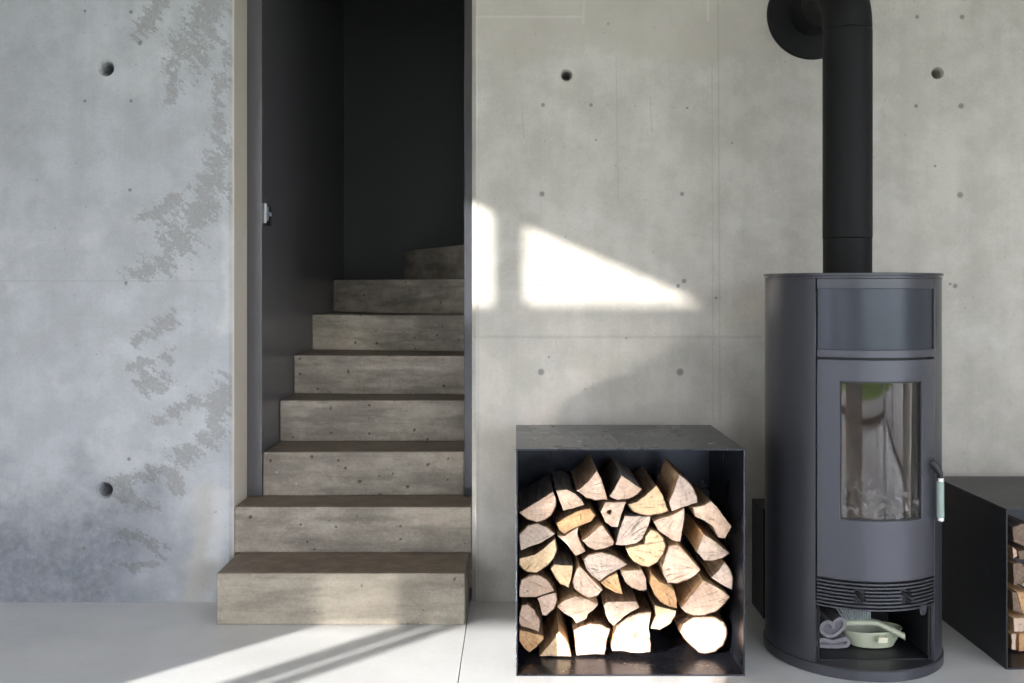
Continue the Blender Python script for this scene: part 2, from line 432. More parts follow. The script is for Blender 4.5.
def pane_mat():
    n = NT('window_glass')
    t = n.t.nodes.new('ShaderNodeBsdfTransparent'); g = n.t.nodes.new('ShaderNodeBsdfGlossy'); g.inputs['Roughness'].default_value = .01
    m1 = n.t.nodes.new('ShaderNodeMixShader'); m1.inputs[0].default_value = .05
    n.t.links.new(t.outputs[0], m1.inputs[1]); n.t.links.new(g.outputs[0], m1.inputs[2]); n.t.links.new(m1.outputs[0], n.out.inputs[0])
    return n.m
M['pane'] = pane_mat()

def struct(name, bm, m, label, cat, **k):
    return tag(obj(name, bm, m, **k), label, cat, None, 'structure')

# ================================================================== THE ROOM
XL, XR, YB, CEIL = -3.5, 4.0, -3.0, 3.1
WB = WALL + .2
JL, JR = -1.09, -.17          # concrete jambs of the stair opening
SL, SR = -1.03, -.21          # faces of the stairwell's dark side walls
c = .016
def hole(px, py, r):
    b = bmesh.new(); x, z = wx(px, WALL), wz(py, WALL)
    pr = [(r*1.28, WALL-.05), (r*1.28, WALL), (r, WALL+.012), (r, WALL+.13)]
    seg = 28; rings = []
    for q, y in pr:
        rings.append([b.verts.new((x + q*math.cos(2*PI*k/seg)*(1+.03*math.sin(3*k)), y, z + q*math.sin(2*PI*k/seg))) for k in range(seg)])
    for A, B in zip(rings, rings[1:]):
        for k in range(seg): b.faces.new((A[k], A[(k+1) % seg], B[(k+1) % seg], B[k]))
    b.faces.new(rings[0]); b.faces.new(rings[-1][::-1])
    return b
lw = bmesh.new(); prism(lw, [(XL-.06, WALL), (JL-c, WALL), (JL, WALL+c), (JL, WB), (XL-.06, WB)], -.02, CEIL)
lw = carve(lw, [hole(106, 68, .026), hole(104.5, 490.5, .027)])
rw = bmesh.new(); prism(rw, [(JR+c, WALL), (XR+.06, WALL), (XR+.06, WB), (JR, WB), (JR, WALL+c)], -.02, CEIL)
rw = carve(rw, [hole(566.5, 75, .019), hole(937.5, 73, .019)])
lint = bmesh.new(); box(lint, JL, JR, WALL, WB, 2.7, CEIL)
join(lw, rw); join(lw, lint)
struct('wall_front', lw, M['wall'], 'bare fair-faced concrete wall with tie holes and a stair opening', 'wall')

b = bmesh.new()
box(b, XL-.06, -.1795, YB, WB, -.06, 0); box(b, -.1765, XR+.06, YB, WB, -.06, 0); box(b, XL-.06, XR+.06, YB, WB, -.1, -.06)
struct('floor', b, M['floor'], 'pale polished screed floor with one thin joint', 'floor')
b = bmesh.new(); box(b, XL-.06, XR+.06, YB-.1, WB, CEIL, CEIL+.2)
struct('ceiling', b, M['warm_ceiling'], 'unseen ceiling above the room, toned to warm the bounced light', 'ceiling')
b = bmesh.new(); box(b, XR, XR+.06, YB-.1, -2.6, 0, CEIL); box(b, XR, XR+.06, .9, WALL, 0, CEIL); box(b, XR, XR+.06, -2.6, .9, 2.8, CEIL)
struct('wall_right', b, M['white'], 'plain white wall beyond the second firewood box', 'wall')
b = bmesh.new()  # unseen window added to let in fill light for the stairwell
for yy in (-2.57, -.85, .87): box(b, XR+.01, XR+.05, yy-.03, yy+.03, 0, 2.8)
box(b, XR+.01, XR+.05, -2.6, .9, 0, .05)
struct('fill_window', b, M['dark_frame'], 'added fill-light window in the far white wall', 'window')
# side wall with the window that lets the low sun in
b = bmesh.new()
Y0, YLOW, YUP = -1.37, .60, .97
box(b, XL-.06, XL, YB-.1, Y0, 0, CEIL)
box(b, XL-.06, XL, Y0, YLOW, 0, .1); box(b, XL-.06, XL, Y0, YLOW, 2.2, 2.3); box(b, XL-.06, XL, Y0, YUP, 3.022, CEIL)
box(b, XL-.06, XL, YLOW, WALL, 0, 2.3); box(b, XL-.06, XL, YUP, WALL, 2.3, CEIL)
struct('wall_left', b, M['pale_concrete'], 'pale concrete side wall with the sunlit window', 'wall')
b = bmesh.new()
for a0, a1, z0, z1 in ((.03, .095, .1, 2.2), (.15, .245, .1, 2.2), (.055, .162, 2.3, 3.022)):
    box(b, XL-.045, XL-.015, a0, a1, z0, z1)
w = struct('window_1', b, M['dark_frame'], 'side window with slim dark upright bars', 'window')
# glazed garden front behind the camera; middle pier added to dim the stairwell
b = bmesh.new(); box(b, XL-.06, XR+.06, YB-.1, YB, 2.9, CEIL); box(b, -1.8, .5, YB-.1, YB, 0, 2.9); box(b, XL-.06, XL+.25, YB-.1, YB, 0, 2.9); box(b, XR-.15, XR+.06, YB-.1, YB, 0, 2.9)
struct('wall_rear', b, M['white'], 'garden front framing the wide glazing, with a middle pier added to dim the stairwell', 'wall')
b = bmesh.new()
xs = [XL+.25 + k*(XR-.15-XL-.25)/5 for k in range(6)]
for xx in (xs[0], -1.83, .53, 1.7, 2.8, xs[-1]): box(b, xx-.035, xx+.035, YB-.08, YB-.02, 0, 2.9)
for a0, a1 in ((xs[0], -1.8), (.5, xs[-1])):
    box(b, a0, a1, YB-.08, YB-.02, 0, .06); box(b, a0, a1, YB-.08, YB-.02, 2.84, 2.9)
w = struct('window_2', b, M['dark_frame'], 'wide garden window with slim dark frames', 'window')
b = bmesh.new(); box(b, xs[0], -1.8, YB-.052, YB-.048, .06, 2.84); box(b, .5, xs[-1], YB-.052, YB-.048, .06, 2.84); obj('pane', b, M['pane'], w)
# unseen bands added outside the side window to cut the sun into patches
b = bmesh.new()
box(b, -9, XL-.1, Y0-.04, Y0, 0, 1.12); box(b, -9, XL-.06, Y0-.04, Y0, 2.05, 3.297); box(b, -9.3, -9, Y0-.3, Y0, 0, 3.28)
struct('sun_mask_outer', b, M['render'], 'added bands outside the side window that shape the sun patches', 'wall')
b = bmesh.new(); box(b, -12, 12, -5.2, YB-.1, -.12, -.02); box(b, XR+.06, 9, YB-.1, 6, -.12, -.02); box(b, -12, XL-.06, YB-.1, 8, -.12, -.02)
struct('terrace', b, M['terrace'], 'paved terrace outside the garden window', 'terrace')
b = bmesh.new(); box(b, -60, 60, -60, 60, -.3, -.13); box(b, -40, 40, -40, -5.2, -.13, -.04)
struct('lawn', b, M['lawn'], 'green lawn beyond the terrace', 'lawn')
b = bmesh.new()
bmesh.ops.create_grid(b, x_segments=90, y_segments=10, size=1)
for v in b.verts:
    X, Z = v.co.x*22, (v.co.y+1)*.85
    v.co = (X, -17 + .5*mnoise.noise((X*1.3, Z*2, 0)), Z - .05 + .25*mnoise.noise((X*.9, 3, Z)) * (Z > 1))
struct('hedge', b, M['hedge'], 'green hedge along the far end of the lawn', 'hedge')

# stairwell
b = bmesh.new(); box(b, JL-.0, SL, WB, 6.05, .366, CEIL); box(b, JL-.1, JL, WB, 6.05, -.02, CEIL)
struct('wall_stair_left', b, M['grey_paint'], 'dark grey painted side wall of the stairwell', 'wall', bevel=.003)
b = bmesh.new(); box(b, SR, JR+.15, WB, 4.97, .366, CEIL); box(b, JR+.15, 1.6, 4.87, 4.97, 0, CEIL)
struct('wall_stair_right', b, M['liner_paint'], 'dark grey painted wall beside the narrow end of the steps', 'wall', bevel=.003)
b = bmesh.new(); box(b, JL-.1, 1.7, 5.96, 6.05, -.02, CEIL); box(b, 1.6, 1.7, 4.87, 5.96, 0, CEIL)
struct('wall_stair_back', b, M['dark_paint'], 'anthracite painted wall at the turn of the stair', 'wall')
b = bmesh.new(); box(b, JL-.1, 1.7, WB, 6.05, CEIL, CEIL+.2)
struct('ceiling_stair', b, M['dark_paint'], 'dark ceiling over the stairwell', 'ceiling')
b = bmesh.new(); box(b, JL-.1, 1.7, WB, 6.05, -.1, -.02)
struct('floor_stair', b, M['step'], 'concrete slab under the stair', 'floor')

# stair
st = tag(empty('staircase', (-.63, 3.6, 0)), 'raw concrete staircase winding up inside the dark stairwell', 'staircase')
def step(poly, z0, z1, m):
    bb = bmesh.new(); prism(bb, [(x+.63, y-3.6) for x, y in poly], z0, z1)
    return obj('step', bb, m, st, bevel=.006, seg=3)
G = .0015
rz = [0, .187] + [.187 + .178*k for k in range(1, 10)]
step([(-1.076, 3.573), (-.183, 3.573), (-.183, 3.875), (-1.076, 3.875)], 0, rz[1], M['step_first'])['label'] = 'broad pale bottom step'
step([(JL+G, 3.845), (JR-G, 3.845), (JR-G, 4.10), (JL+G, 4.10)], rz[1], rz[2], M['step'])
yl = [4.045, 4.335, 4.61, 5.02, 5.6]; yr = [4.065, 4.335, 4.56, 4.86, 4.955]
for k in range(5):
    a, d = yl[k], yr[k]
    e, f = (yl[k+1]+.03, yr[k+1]+.03) if k < 4 else (5.957, 4.99)
    poly = [(SL+G, a), (SR-G, d), (SR-G, f), (SL+G, e)]
    if k == 4: poly = [(SL+G, a), (SR-G, d), (SR-G, 4.99), (-.62, 5.957), (SL+G, 5.957)]
    step(poly, rz[k+2], rz[k+3], M['step'])
step([(-.671, 5.957), (-.21-G, 4.985), (-.19, 4.985), (-.13, 5.957)], rz[7], rz[8], M['step'])
step([(-.15, 5.957), (-.19, 4.985), (.2, 4.985), (.35, 5.957)], rz[8], rz[9], M['step'])

# light switch on the dark wall
sw = tag(empty('light_switch', (SL, 4.1, 1.515)), 'small switch with pale metal edge on the dark stairwell wall', 'switch')
b = bmesh.new(); box(b, 0, .006, -.036, .064, -.046, .038); obj('back_plate', b, M['switch_dark'], sw, bevel=.002)
b = bmesh.new(); box(b, 0, .0125, -.040, -.0355, -.040, .041); obj('rim', b, M['switch_rim'], sw, bevel=.001)
b = bmesh.new(); box(b, .006, .014, -.012, .04, -.028, .028); obj('rocker', b, M['switch_dark'], sw, bevel=.0015)
b = bmesh.new(); box(b, .006, .0145, -.016, -.0122, -.028, .03); obj('edge_strip', b, M['switch_rim'], sw)
b = bmesh.new(); box(b, .014, .017, -.004, .03, -.009, .007); obj('lens', b, M['switch_blue'], sw, bevel=.001)

# ================================================================== FIREWOOD BOXES
def steel_box(x0, x1, y0, y1, h, m, label, t=.005):
    bb = bmesh.new()
    W, D = x1-x0, y1-y0
    box(bb, 0, W, 0, D, 0, t); box(bb, 0, W, 0, D, h-t, h)
    box(bb, 0, t, 0, D, t, h-t); box(bb, W-t, W, 0, D, t, h-t); box(bb, t, W-t, D-t, D, t, h-t)
    return tag(obj('firewood_box', bb, m, None, (x0, y0, 0), bevel=.0012), label, 'firewood box')
BX, BY, BW, BD, BH = 0.0, 3.103, .714, .55, .708
steel_box(BX, BX+BW, BY, BY+BD, BH, M['box_steel'], 'tall square black steel box of firewood between the stairs and stove')
B2X, B2Y, B2H = 1.554, 3.156, .509
steel_box(B2X, B2X+.714, B2Y, B2Y+.55, B2H, M['box_dark'], 'low black steel firewood box on the far side of the stove')
b = bmesh.new()
X0, X1, YA, YE, HB = .905, 1.30, 3.64, 3.82, .396
box(b, X0, X1, YA, YA+.006, 0, HB); box(b, X0, X1, YE-.006, YE, 0, HB); box(b, X0, X0+.006, YA+.006, YE-.006, 0, HB); box(b, X1-.006, X1, YA+.006, YE-.006, 0, HB)
box(b, X0-.002, X1+.002, YA-.002, YE, HB, HB+.006); box(b, X0+.006, X1-.006, YA+.006, YE-.006, 0, .006)
tag(obj('low_steel_box', b, M['box_dark'], bevel=.001), 'dark low steel box half hidden behind the stove by the wall', 'box')

Q = {'A': (510, 440), 'B': (580, 440), 'C': (660, 440), 'D': (510, 510), 'E': (580, 510), 'F': (660, 510), 'G': (510, 590), 'H': (580, 590), 'I': (660, 590)}
LOGS = [  # quadrant, outline of the sawn end, end, side, bark edges (first, last), label
 ('A', [(60,548),(200,465),(330,390),(350,440),(350,500),(315,570),(270,605),(200,625),(130,600)], 'pale', 'grey', (3, 9),
  'broad half-round log with grey weathered top high in the box beside the stairs'),
 ('A', [(345,385),(430,375),(500,405),(545,450),(568,492),(480,525),(400,542),(372,470)], 'pale', 'grey', None,
  'pale curved wedge log tucked beside the broad grey-topped half-round'),
 ('B', [(-33,385),(0,365),(60,308),(125,225),(165,290),(195,390),(210,448),(110,456),(40,438)], 'pale', 'brown', (6, 8),
  'pointed log with a splintered grey tip on the top of the stack'),
 ('B', [(220,432),(260,370),(315,265),(400,320),(473,370),(440,410),(370,448),(280,460)], 'pale', 'grey', (4, 7),
  'kite-shaped pale log with a dark ridge on the top of the stack'),
 ('B', [(362,490),(430,470),(520,400),(585,345),(635,420),(676,540),(620,563),(540,576),(460,568),(400,545)], 'yellow', 'brown', (5, 10),
  'yellow fan-shaped log leaning below the tallest log'),
 ('C', [(65,480),(110,370),(150,265),(210,310),(255,360),(290,440),(293,485),(180,518),(90,548)], 'grey', 'warm', (2, 6),
  'tallest log of the stack with orange split side and grey-brown end'),
 ('C', [(247,512),(340,490),(385,462),(450,520),(490,580),(543,652),(490,742),(440,738),(400,660),(330,610),(262,580)], 'pale', 'brown', None,
  'bent pale log highest against the box plate nearest the stove'),
 ('B', [(152,540),(187,468),(356,466),(318,560),(288,662),(240,662),(182,620)], 'pale', 'brown', None,
  'small pale log with a round drilled hole in its end'),
 ('D', [(345,110),(430,50),(500,10),(560,-8),(610,-14),(652,35),(620,85),(540,118),(440,165),(410,190),(370,160)], 'orange', 'brown', (4, 8),
  'dark brown rough-ended log under the pale curved wedge'),
 ('D', [(356,200),(412,200),(500,138),(523,132),(515,180),(540,250),(576,318),(500,354),(430,270)], 'pale', 'warm', None,
  'narrow spur-shaped log hanging below the dark brown rough-ended log'),
 ('D', [(47,225),(62,185),(130,120),(210,102),(280,132),(346,185),(318,207),(220,260),(130,286),(77,305)], 'grey', 'brown', (1, 5),
  'domed grey-brown half log directly below the broad grey-topped half-round'),
 ('D', [(47,368),(180,340),(260,290),(346,222),(358,300),(338,358),(288,418),(200,472),(120,462),(62,410)], 'yellow', 'brown', (3, 9),
  'bowl-shaped half log with a wavy pale band on its yellow end'),
 ('D', [(303,445),(332,412),(482,427),(475,500),(449,600),(380,567),(332,500)], 'yellow', 'grey', (4, 6),
  'yellow shield-shaped log with a grey top beside the bowl-shaped half log'),
 ('D', [(472,550),(492,482),(525,424),(590,483),(650,548),(707,605),(668,648),(600,668),(532,637),(487,600)], 'pale', 'warm', (6, 10),
  'smooth pale teardrop log in the middle of the stack'),
 ('E', [(8,225),(70,183),(150,114),(168,110),(200,152),(261,240),(256,262),(190,287),(115,301),(52,272)], 'pale', 'warm', (6, 9),
  'pale three-sided log left below the one with the drilled hole'),
 ('E', [(340,48),(546,53),(541,90),(517,150),(478,228),(430,261),(330,274),(264,267),(292,170),(320,90)], 'grey', 'grey', None,
  'square grey-brown split block in the middle with a rough end'),
 ('E', [(343,292),(490,259),(502,203),(545,154),(598,172),(641,220),(658,280),(636,340),(588,398),(520,431),(460,421),(402,388),(362,338)], 'yellow', 'warm', (3, 12),
  'roundest yellow log with a notch cut from its top'),
 ('F', [(-53,92),(0,63),(60,48),(130,20),(190,-12),(191,60),(177,130),(153,240),(90,231),(30,192),(-18,158)], 'pale', 'warm', None,
  'white triangular log with a small knot under the tallest log'),
 ('F', [(273,320),(302,250),(331,184),(430,243),(536,335),(480,371),(400,391),(332,386)], 'grey', 'warm', (4, 7),
  'grey-ended log with a bright yellow split side near the box plate'),
 ('F', [(383,520),(440,462),(490,396),(528,440),(552,510),(542,605),(480,577)], 'grey', 'brown', (2, 5),
  'small grey quarter log squeezed against the box plate'),
 ('F', [(9,430),(33,370),(72,274),(140,265),(208,333),(305,440),(268,487),(200,526),(130,551),(52,546),(23,500)], 'pale', 'warm', (5, 9),
  'large pale quarter log split by a long crack'),
 ('F', [(150,738),(203,683),(262,612),(330,535),(400,563),(470,603),(531,655),(498,698),(430,757),(330,791),(250,794),(184,771)], 'pale', 'warm', (6, 11),
  'large pale quarter log lying on the thick round log'),
 ('E', [(18,377),(60,339),(160,319),(250,339),(318,378),(362,410),(300,446),(220,486),(140,535),(83,492),(38,440)], 'grey', 'brown', (0, 4),
  'domed log with a pink streak down its grey end'),
 ('E', [(154,556),(220,504),(287,479),(306,550),(327,645),(270,636),(192,597)], 'orange', 'warm', None,
  'small orange-brown wedge under the pink-streaked log'),
 ('E', [(304,470),(314,454),(473,449),(506,520),(510,610),(450,615),(392,591),(334,537)], 'pale', 'warm', (4, 7),
  'small squarish white log beside the small orange-brown wedge'),
 ('F', [(-82,560),(-66,484),(-10,540),(60,564),(112,604),(130,683),(128,740),(70,730),(0,696),(-50,637)], 'orange', 'warm', (6, 9),
  'orange cracked log beside the large quarter log with a long crack'),
 ('H', [(534,300),(572,205),(566,118),(680,144),(736,156),(728,190),(688,256),(602,307)], 'yellow', 'brown', (5, 7),
  'thin pale fan-shaped log wedged under the orange cracked log'),
 ('H', [(174,112),(204,89),(340,89),(436,94),(459,138),(400,166),(330,210),(250,269),(214,237),(189,190)], 'pale', 'brown', None,
  'pale shield-shaped log with a brown top between the two white bottom logs'),
 ('G', [(350,125),(392,84),(490,45),(600,70),(676,112),(637,158),(598,186),(583,226),(502,260),(472,216),(402,176)], 'pale', 'warm', None,
  'wide pale log with a ragged point hanging down'),
 ('G', [(481,312),(530,289),(610,267),(690,275),(770,313),(741,400),(722,498),(640,494),(560,497),(500,499),(491,420)], 'pale', 'warm', (0, 4),
  'square sunlit white log on the box floor with scalloped top'),
 ('H', [(234,440),(254,340),(284,274),(350,220),(450,180),(546,170),(526,280),(541,400),(536,463),(450,476),(380,475),(300,464),(240,466)], 'pale', 'warm', (1, 5),
  'biggest sunlit white log on the box floor with rounded shoulder'),
 ('G', [(218,516),(243,470),(300,402),(373,310),(418,352),(452,412),(470,498),(350,510)], 'yellow', 'warm', None,
  'triangular log on the box floor half in sun half in shade'),
 ('D', [(50,590),(82,534),(150,494),(220,491),(280,523),(318,570),(338,608),(268,636),(196,664),(100,668),(60,662),(47,630)], 'pale', 'brown', (1, 6),
  'smooth pale half-round log below the bowl-shaped half log'),
 ('G', [(204,62),(250,40),(345,16),(361,70),(336,138),(270,191),(243,186),(224,120)], 'pale', 'brown', (2, 5),
  'pale tongue-shaped log under the smooth pale half-round log'),
 ('G', [(63,250),(63,200),(88,119),(130,109),(188,152),(231,240),(221,320),(150,297),(82,281)], 'pale', 'brown', (3, 6),
  'pale upright log with a pinkish knot against the box plate by the stairs'),
 ('G', [(68,303),(130,316),(218,338),(261,354),(261,375),(200,436),(145,470),(102,437),(64,380)], 'orange', 'brown', None,
  'brown triangular log low in the corner under the pale upright log'),
 ('I', [(154,330),(182,262),(250,214),(330,202),(420,204),(486,242),(506,290),(501,360),(477,418),(418,467),(340,486),(292,478),(224,418),(174,360)], 'pale', 'warm', (0, 13),
  'thickest full round log on the box floor at the stove end'),
]
def yf(py): return 3.252 - .075*max(0, min(1, (656-py)/190))
def make_log(outline, yfront, yback, end, side, bark, label, group, tilt=0.1, hole=None):
    """outline: world (x, z) of the sawn end, clockwise on the picture"""
    n0 = len(outline)
    # pith at the sharpest corner
    best, pi_ = 9, 0
    for i in range(n0):
        a = Vector(outline[i-1]) - Vector(outline[i]); d = Vector(outline[(i+1) % n0]) - Vector(outline[i])
        an = a.angle(d)
        if an < best: best, pi_ = an, i
    cx = sum(p[0] for p in outline)/n0; cz = sum(p[1] for p in outline)/n0
    if best > 2.1: px, pz = cx, cz
    else: px, pz = outline[pi_]
    sh = .0022
    pts = []; src = []
    for i in range(n0):
        a, d = Vector(outline[i]), Vector(outline[(i+1) % n0])
        k = max(1, int((d-a).length/.012))
        nn = Vector((-(d-a).y, (d-a).x)).normalized() if k else Vector((0, 0))
        for j in range(k):
            p = a.lerp(d, j/k)
            jit = 0 if j == 0 else mnoise.noise((p.x*70, p.y*70, px*9))*.0022
            p = p + nn*jit
            v = Vector((cx, cz)) - p
            p = p + v.normalized()*sh
            pts.append((p.x - px, p.y - pz)); src.append(i)
    N = len(pts)
    ys = [yfront + (yback-yfront)*t for t in (0, .012, .12, .3, .5, .75, 1)]
    tx, tz = random.uniform(-tilt, tilt), random.uniform(-tilt, tilt)
    ccx, ccz = cx-px, cz-pz
    bm = bmesh.new(); rings = []
    for q, y in enumerate(ys):
        ring = []
        sc = .97 if q == 0 else 1.0
        w = .0015*(q > 1)
        for (x, z) in pts:
            X, Z = ccx + (x-ccx)*sc, ccz + (z-ccz)*sc
            X += -abs(w*mnoise.noise((x*60, y*9, z*60)))*(1 if X > ccx else -1)
            Z += -abs(w*mnoise.noise((z*60, y*9+5, x*60)))*(1 if Z > ccz else -1)
            yy = y - yfront + (tx*(x-ccx) + tz*(z-ccz))*(1-(y-yfront)/(yback-yfront))
            ring.append(bm.verts.new((X, yy, Z)))
        rings.append(ring)
    # sawn end in two inner rings so it can be slightly rough
    prev = rings[0]
    for s in (.66, .33):
        ring = []
        for v in rings[0]:
            x, z = ccx + (v.co.x-ccx)*s, ccz + (v.co.z-ccz)*s
            yy = tx*(x-ccx) + tz*(z-ccz) + .0025*mnoise.noise((x*55, z*55, px*7))
            ring.append(bm.verts.new((x, yy, z)))
        for k in range(N):
            f = bm.faces.new((prev[k], ring[k], ring[(k+1) % N], prev[(k+1) % N])); f.material_index = 0
        prev = ring
    f = bm.faces.new(prev); f.material_index = 0
    for q, (A, B) in enumerate(zip(rings, rings[1:])):
        for k in range(N):
            f = bm.faces.new((A[k], A[(k+1) % N], B[(k+1) % N], B[k])); f.material_index = 0 if q == 0 else 1
    f = bm.faces.new(rings[-1]); f.material_index = 1
    if hole:
        cyl_ = bmesh.new()
        tube(cyl_, [(hole[0]-px, -.05, hole[1]-pz), (hole[0]-px, .05, hole[1]-pz)], hole[2], 20)
        bm = carve(bm, [cyl_])
        for f in bm.faces:
            pass
    lo = obj('firewood_log', bm, [M['end_'+end], M['side_'+side]], None, (px, yfront, pz), smooth=28)
    tag(lo, label, 'log', group)
    if bark:
        idx = [k for k in range(N) if bark[0] <= src[k] < bark[1]]
        if bark[1] >= n0 and idx and idx[-1] == N-1: idx = idx + [0]
        elif idx: idx = idx + [(idx[-1]+1) % N]
        bb = bmesh.new(); th = .0026
        def P(k, y, o):
            x, z = pts[k]; v = Vector((x-ccx, z-ccz)).normalized()
            o2 = o*(1+.5*mnoise.noise((x*90, y*30, z*90)))
            yy = y + (tx*(x-ccx) + tz*(z-ccz))*(1-y/(yback-yfront))
            return bb.verts.new((x + v.x*o2, yy, z + v.y*o2))
        yy = [.003] + [(yback-yfront)*t for t in (.15, .4, .7, .99)]
        O = [[P(k, y, th) for k in idx] for y in yy]; I = [[P(k, y, -.0008) for k in idx] for y in yy]
        m = len(idx)
        for a in range(len(yy)-1):
            for k in range(m-1):
                bb.faces.new((O[a][k], O[a][k+1], O[a+1][k+1], O[a+1][k])); bb.faces.new((I[a][k], I[a+1][k], I[a+1][k+1], I[a][k+1]))
            bb.faces.new((O[a][0], O[a+1][0], I[a+1][0], I[a][0])); bb.faces.new((O[a][-1], I[a][-1], I[a+1][-1], O[a+1][-1]))
        for k in range(m-1):
            bb.faces.new((O[0][k], I[0][k], I[0][k+1], O[0][k+1])); bb.faces.new((O[-1][k], O[-1][k+1], I[-1][k+1], I[-1][k]))
        obj('bark', bb, M['bark'], lo, smooth=50)
    return lo
for i, (q, pts, end, side, bark, label) in enumerate(LOGS):
    ox, oy = Q[q]
    out = []
    for (a, d) in pts:
        px, py = ox + a*90/683, oy + d*90/683
        y = yf(py)
        X, Z = wx(px, y), wz(py, y)
        out.append((max(X, .0085), max(Z, .0075)))
    my = yf(oy + sum(p[1] for p in pts)/len(pts)*90/683)
    hl = None
    if 'drilled' in label:
        hx, hy = ox + 222*90/683, oy + 545*90/683
        hl = (wx(hx, my), wz(hy, my), .0078)
    make_log(out, my + random.uniform(-.008, .01), random.uniform(3.50, 3.56), end, side, bark, label, 'split logs in the tall firewood box', .12, hl)

# logs in the low box, seen through the sliver at the edge of the picture
LOGS2 = [
 ([(1008.5,521),(1018,517),(1032,520),(1040,530),(1036,541),(1022,541),(1009,536)], 'dark', 'grey', 'dark weathered log at the top of the low box'),
 ([(1008.5,540),(1012.5,543),(1013.5,550),(1009,553)], 'pale', 'warm', 'thin pale splinter log just inside the edge of the low box'),
 ([(1014,545),(1026,543),(1034,549),(1030,554),(1016,554)], 'dark', 'brown', 'rough splintered log below the dark weathered log'),
 ([(1008.5,557),(1016,556),(1023,561),(1022,572),(1016,578),(1008.5,579)], 'dark', 'brown', 'brown half log with grey end in the middle of the low box'),
 ([(1024,573),(1036,566),(1044,574),(1036,585),(1025,584),(1018,579)], 'yellow', 'warm', 'yellow-orange log beside the brown half log of the low box'),
 ([(1008.5,585),(1013,586),(1018,603),(1019,608),(1009,605)], 'dark', 'brown', 'brown wedge log at the edge of the low box above the flat pale one'),
 ([(1012.5,585),(1022,586),(1034,590),(1036,608),(1020,609),(1016,598)], 'orange', 'warm', 'tan triangular log resting on the flat pale log'),
 ([(1008.5,611),(1022,611),(1038,613),(1040,622),(1026,625),(1008.5,625)], 'pale', 'warm', 'flat pale log lying across two upright blocks'),
 ([(1008.5,628),(1014,627),(1013,645),(1008.5,644)], 'pale', 'warm', 'narrow white block at the bottom edge of the low box'),
 ([(1015.5,627),(1030,626),(1034,636),(1030,646),(1015.5,646)], 'orange', 'warm', 'tan square block beside the narrow white block'),
]
for pts, end, side, label in LOGS2:
    D2 = 3.30
    zmin = wz(646, D2)
    out = [(wx(a, D2) + .004 - .0, wz(d, D2) - zmin + .0075) for a, d in pts]
    make_log(out, 3.285 + random.uniform(-.006, .006), 3.66, end, side, None, label, 'split logs in the low firewood box', .08)

# ================================================================== WOOD STOVE
CX, CY, RS = 1.123, 3.336, .28
stove = tag(empty('wood_stove', (CX, CY, 0)), 'round anthracite wood stove with tall curved glass door', 'stove')
stove.rotation_euler.z = R(1.7)
b = bmesh.new(); lathe(b, [(.281, 0), (.2855, .004), (.2855, .031), (.282, .035)], 128); obj('base', b, M['stove'], stove, smooth=30)
A0 = R(42.6)
b = bmesh.new(); arc_grid(b, lin(A0, 2*PI-A0, 90), [.035, 1.2405], RS, RS-.012); obj('side_cladding', b, M['stove'], stove, smooth=30, bevel=.0015)
b = bmesh.new(); lathe(b, [(.2815, 1.2410), (.2815, 1.2455), (.275, 1.2455), (.275, 1.2495), (.284, 1.2495), (.285, 1.2505), (.285, 1.2555), (.283, 1.2575)], 128)
obj('top_plate', b, M['stove'], stove, smooth=30)
A1 = R(41.6)
T = lin(-A1, A1, 36)
# warming niche
b = bmesh.new(); arc_grid(b, T, [1.019, 1.2085], .2735, .2505)
obj('niche_panel', b, M['stove_niche'], stove, smooth=30)
b = bmesh.new(); arc_grid(b, T, [1.2085, 1.2395], RS+.001, .2505); obj('upper_trim', b, M['stove'], stove, smooth=30, bevel=.001)
b = bmesh.new(); arc_grid(b, T, [.9945, 1.019], RS+.0015, .2505); obj('niche_shelf', b, M['stove_door'], stove, smooth=30, bevel=.0015)
# carcass behind the seams
b = bmesh.new()
for s in (-1, 1):
    a, d = cyl(s*R(42.5), .2665), cyl(s*R(42.5), .262); e, f = cyl(s*R(41.2), .262), cyl(s*R(41.2), .2665)
    prism(b, [a, d, e, f], .035, 1.2405)
arc_grid(b, T, [.955, .9985], .262, .22); arc_grid(b, T, [.30, .475], .262, .22)
obj('carcass', b, M['stove_black'], stove)
# door with its window
WZ0, WZ1, WA0, WA1 = .494, .921, R(-27.1), R(27.6)
ths = lin(-A1, WA0, 8) + lin(WA0, WA1, 24)[1:] + lin(WA1, A1, 8)[1:]
zs = [.307, WZ0, WZ1, .988]
b = bmesh.new(); arc_grid(b, ths, zs, RS+.001, RS-.014, lambda i, j: not (8 <= i < 32 and j == 1))
door = obj('door', b, M['stove_door'], stove, smooth=30, bevel=.0015)
b = bmesh.new()
g = R(.8); gz = .004
fths = [WA0, WA0+g] + lin(WA0+g, WA1-g, 22)[1:] + [WA1]
nf = len(fths)
arc_grid(b, fths, [WZ0, WZ0+gz, WZ1-gz, WZ1], RS-.003, RS-.013, lambda i, j: not (1 <= i < nf-2 and j == 1))
obj('window_frame', b, M['stove_black'], door, smooth=30)
b = bmesh.new(); arc_grid(b, lin(WA0, WA1, 24), [WZ0, WZ1], RS-.006, RS-.009); obj('glass_pane', b, M['glass'], door, smooth=30)
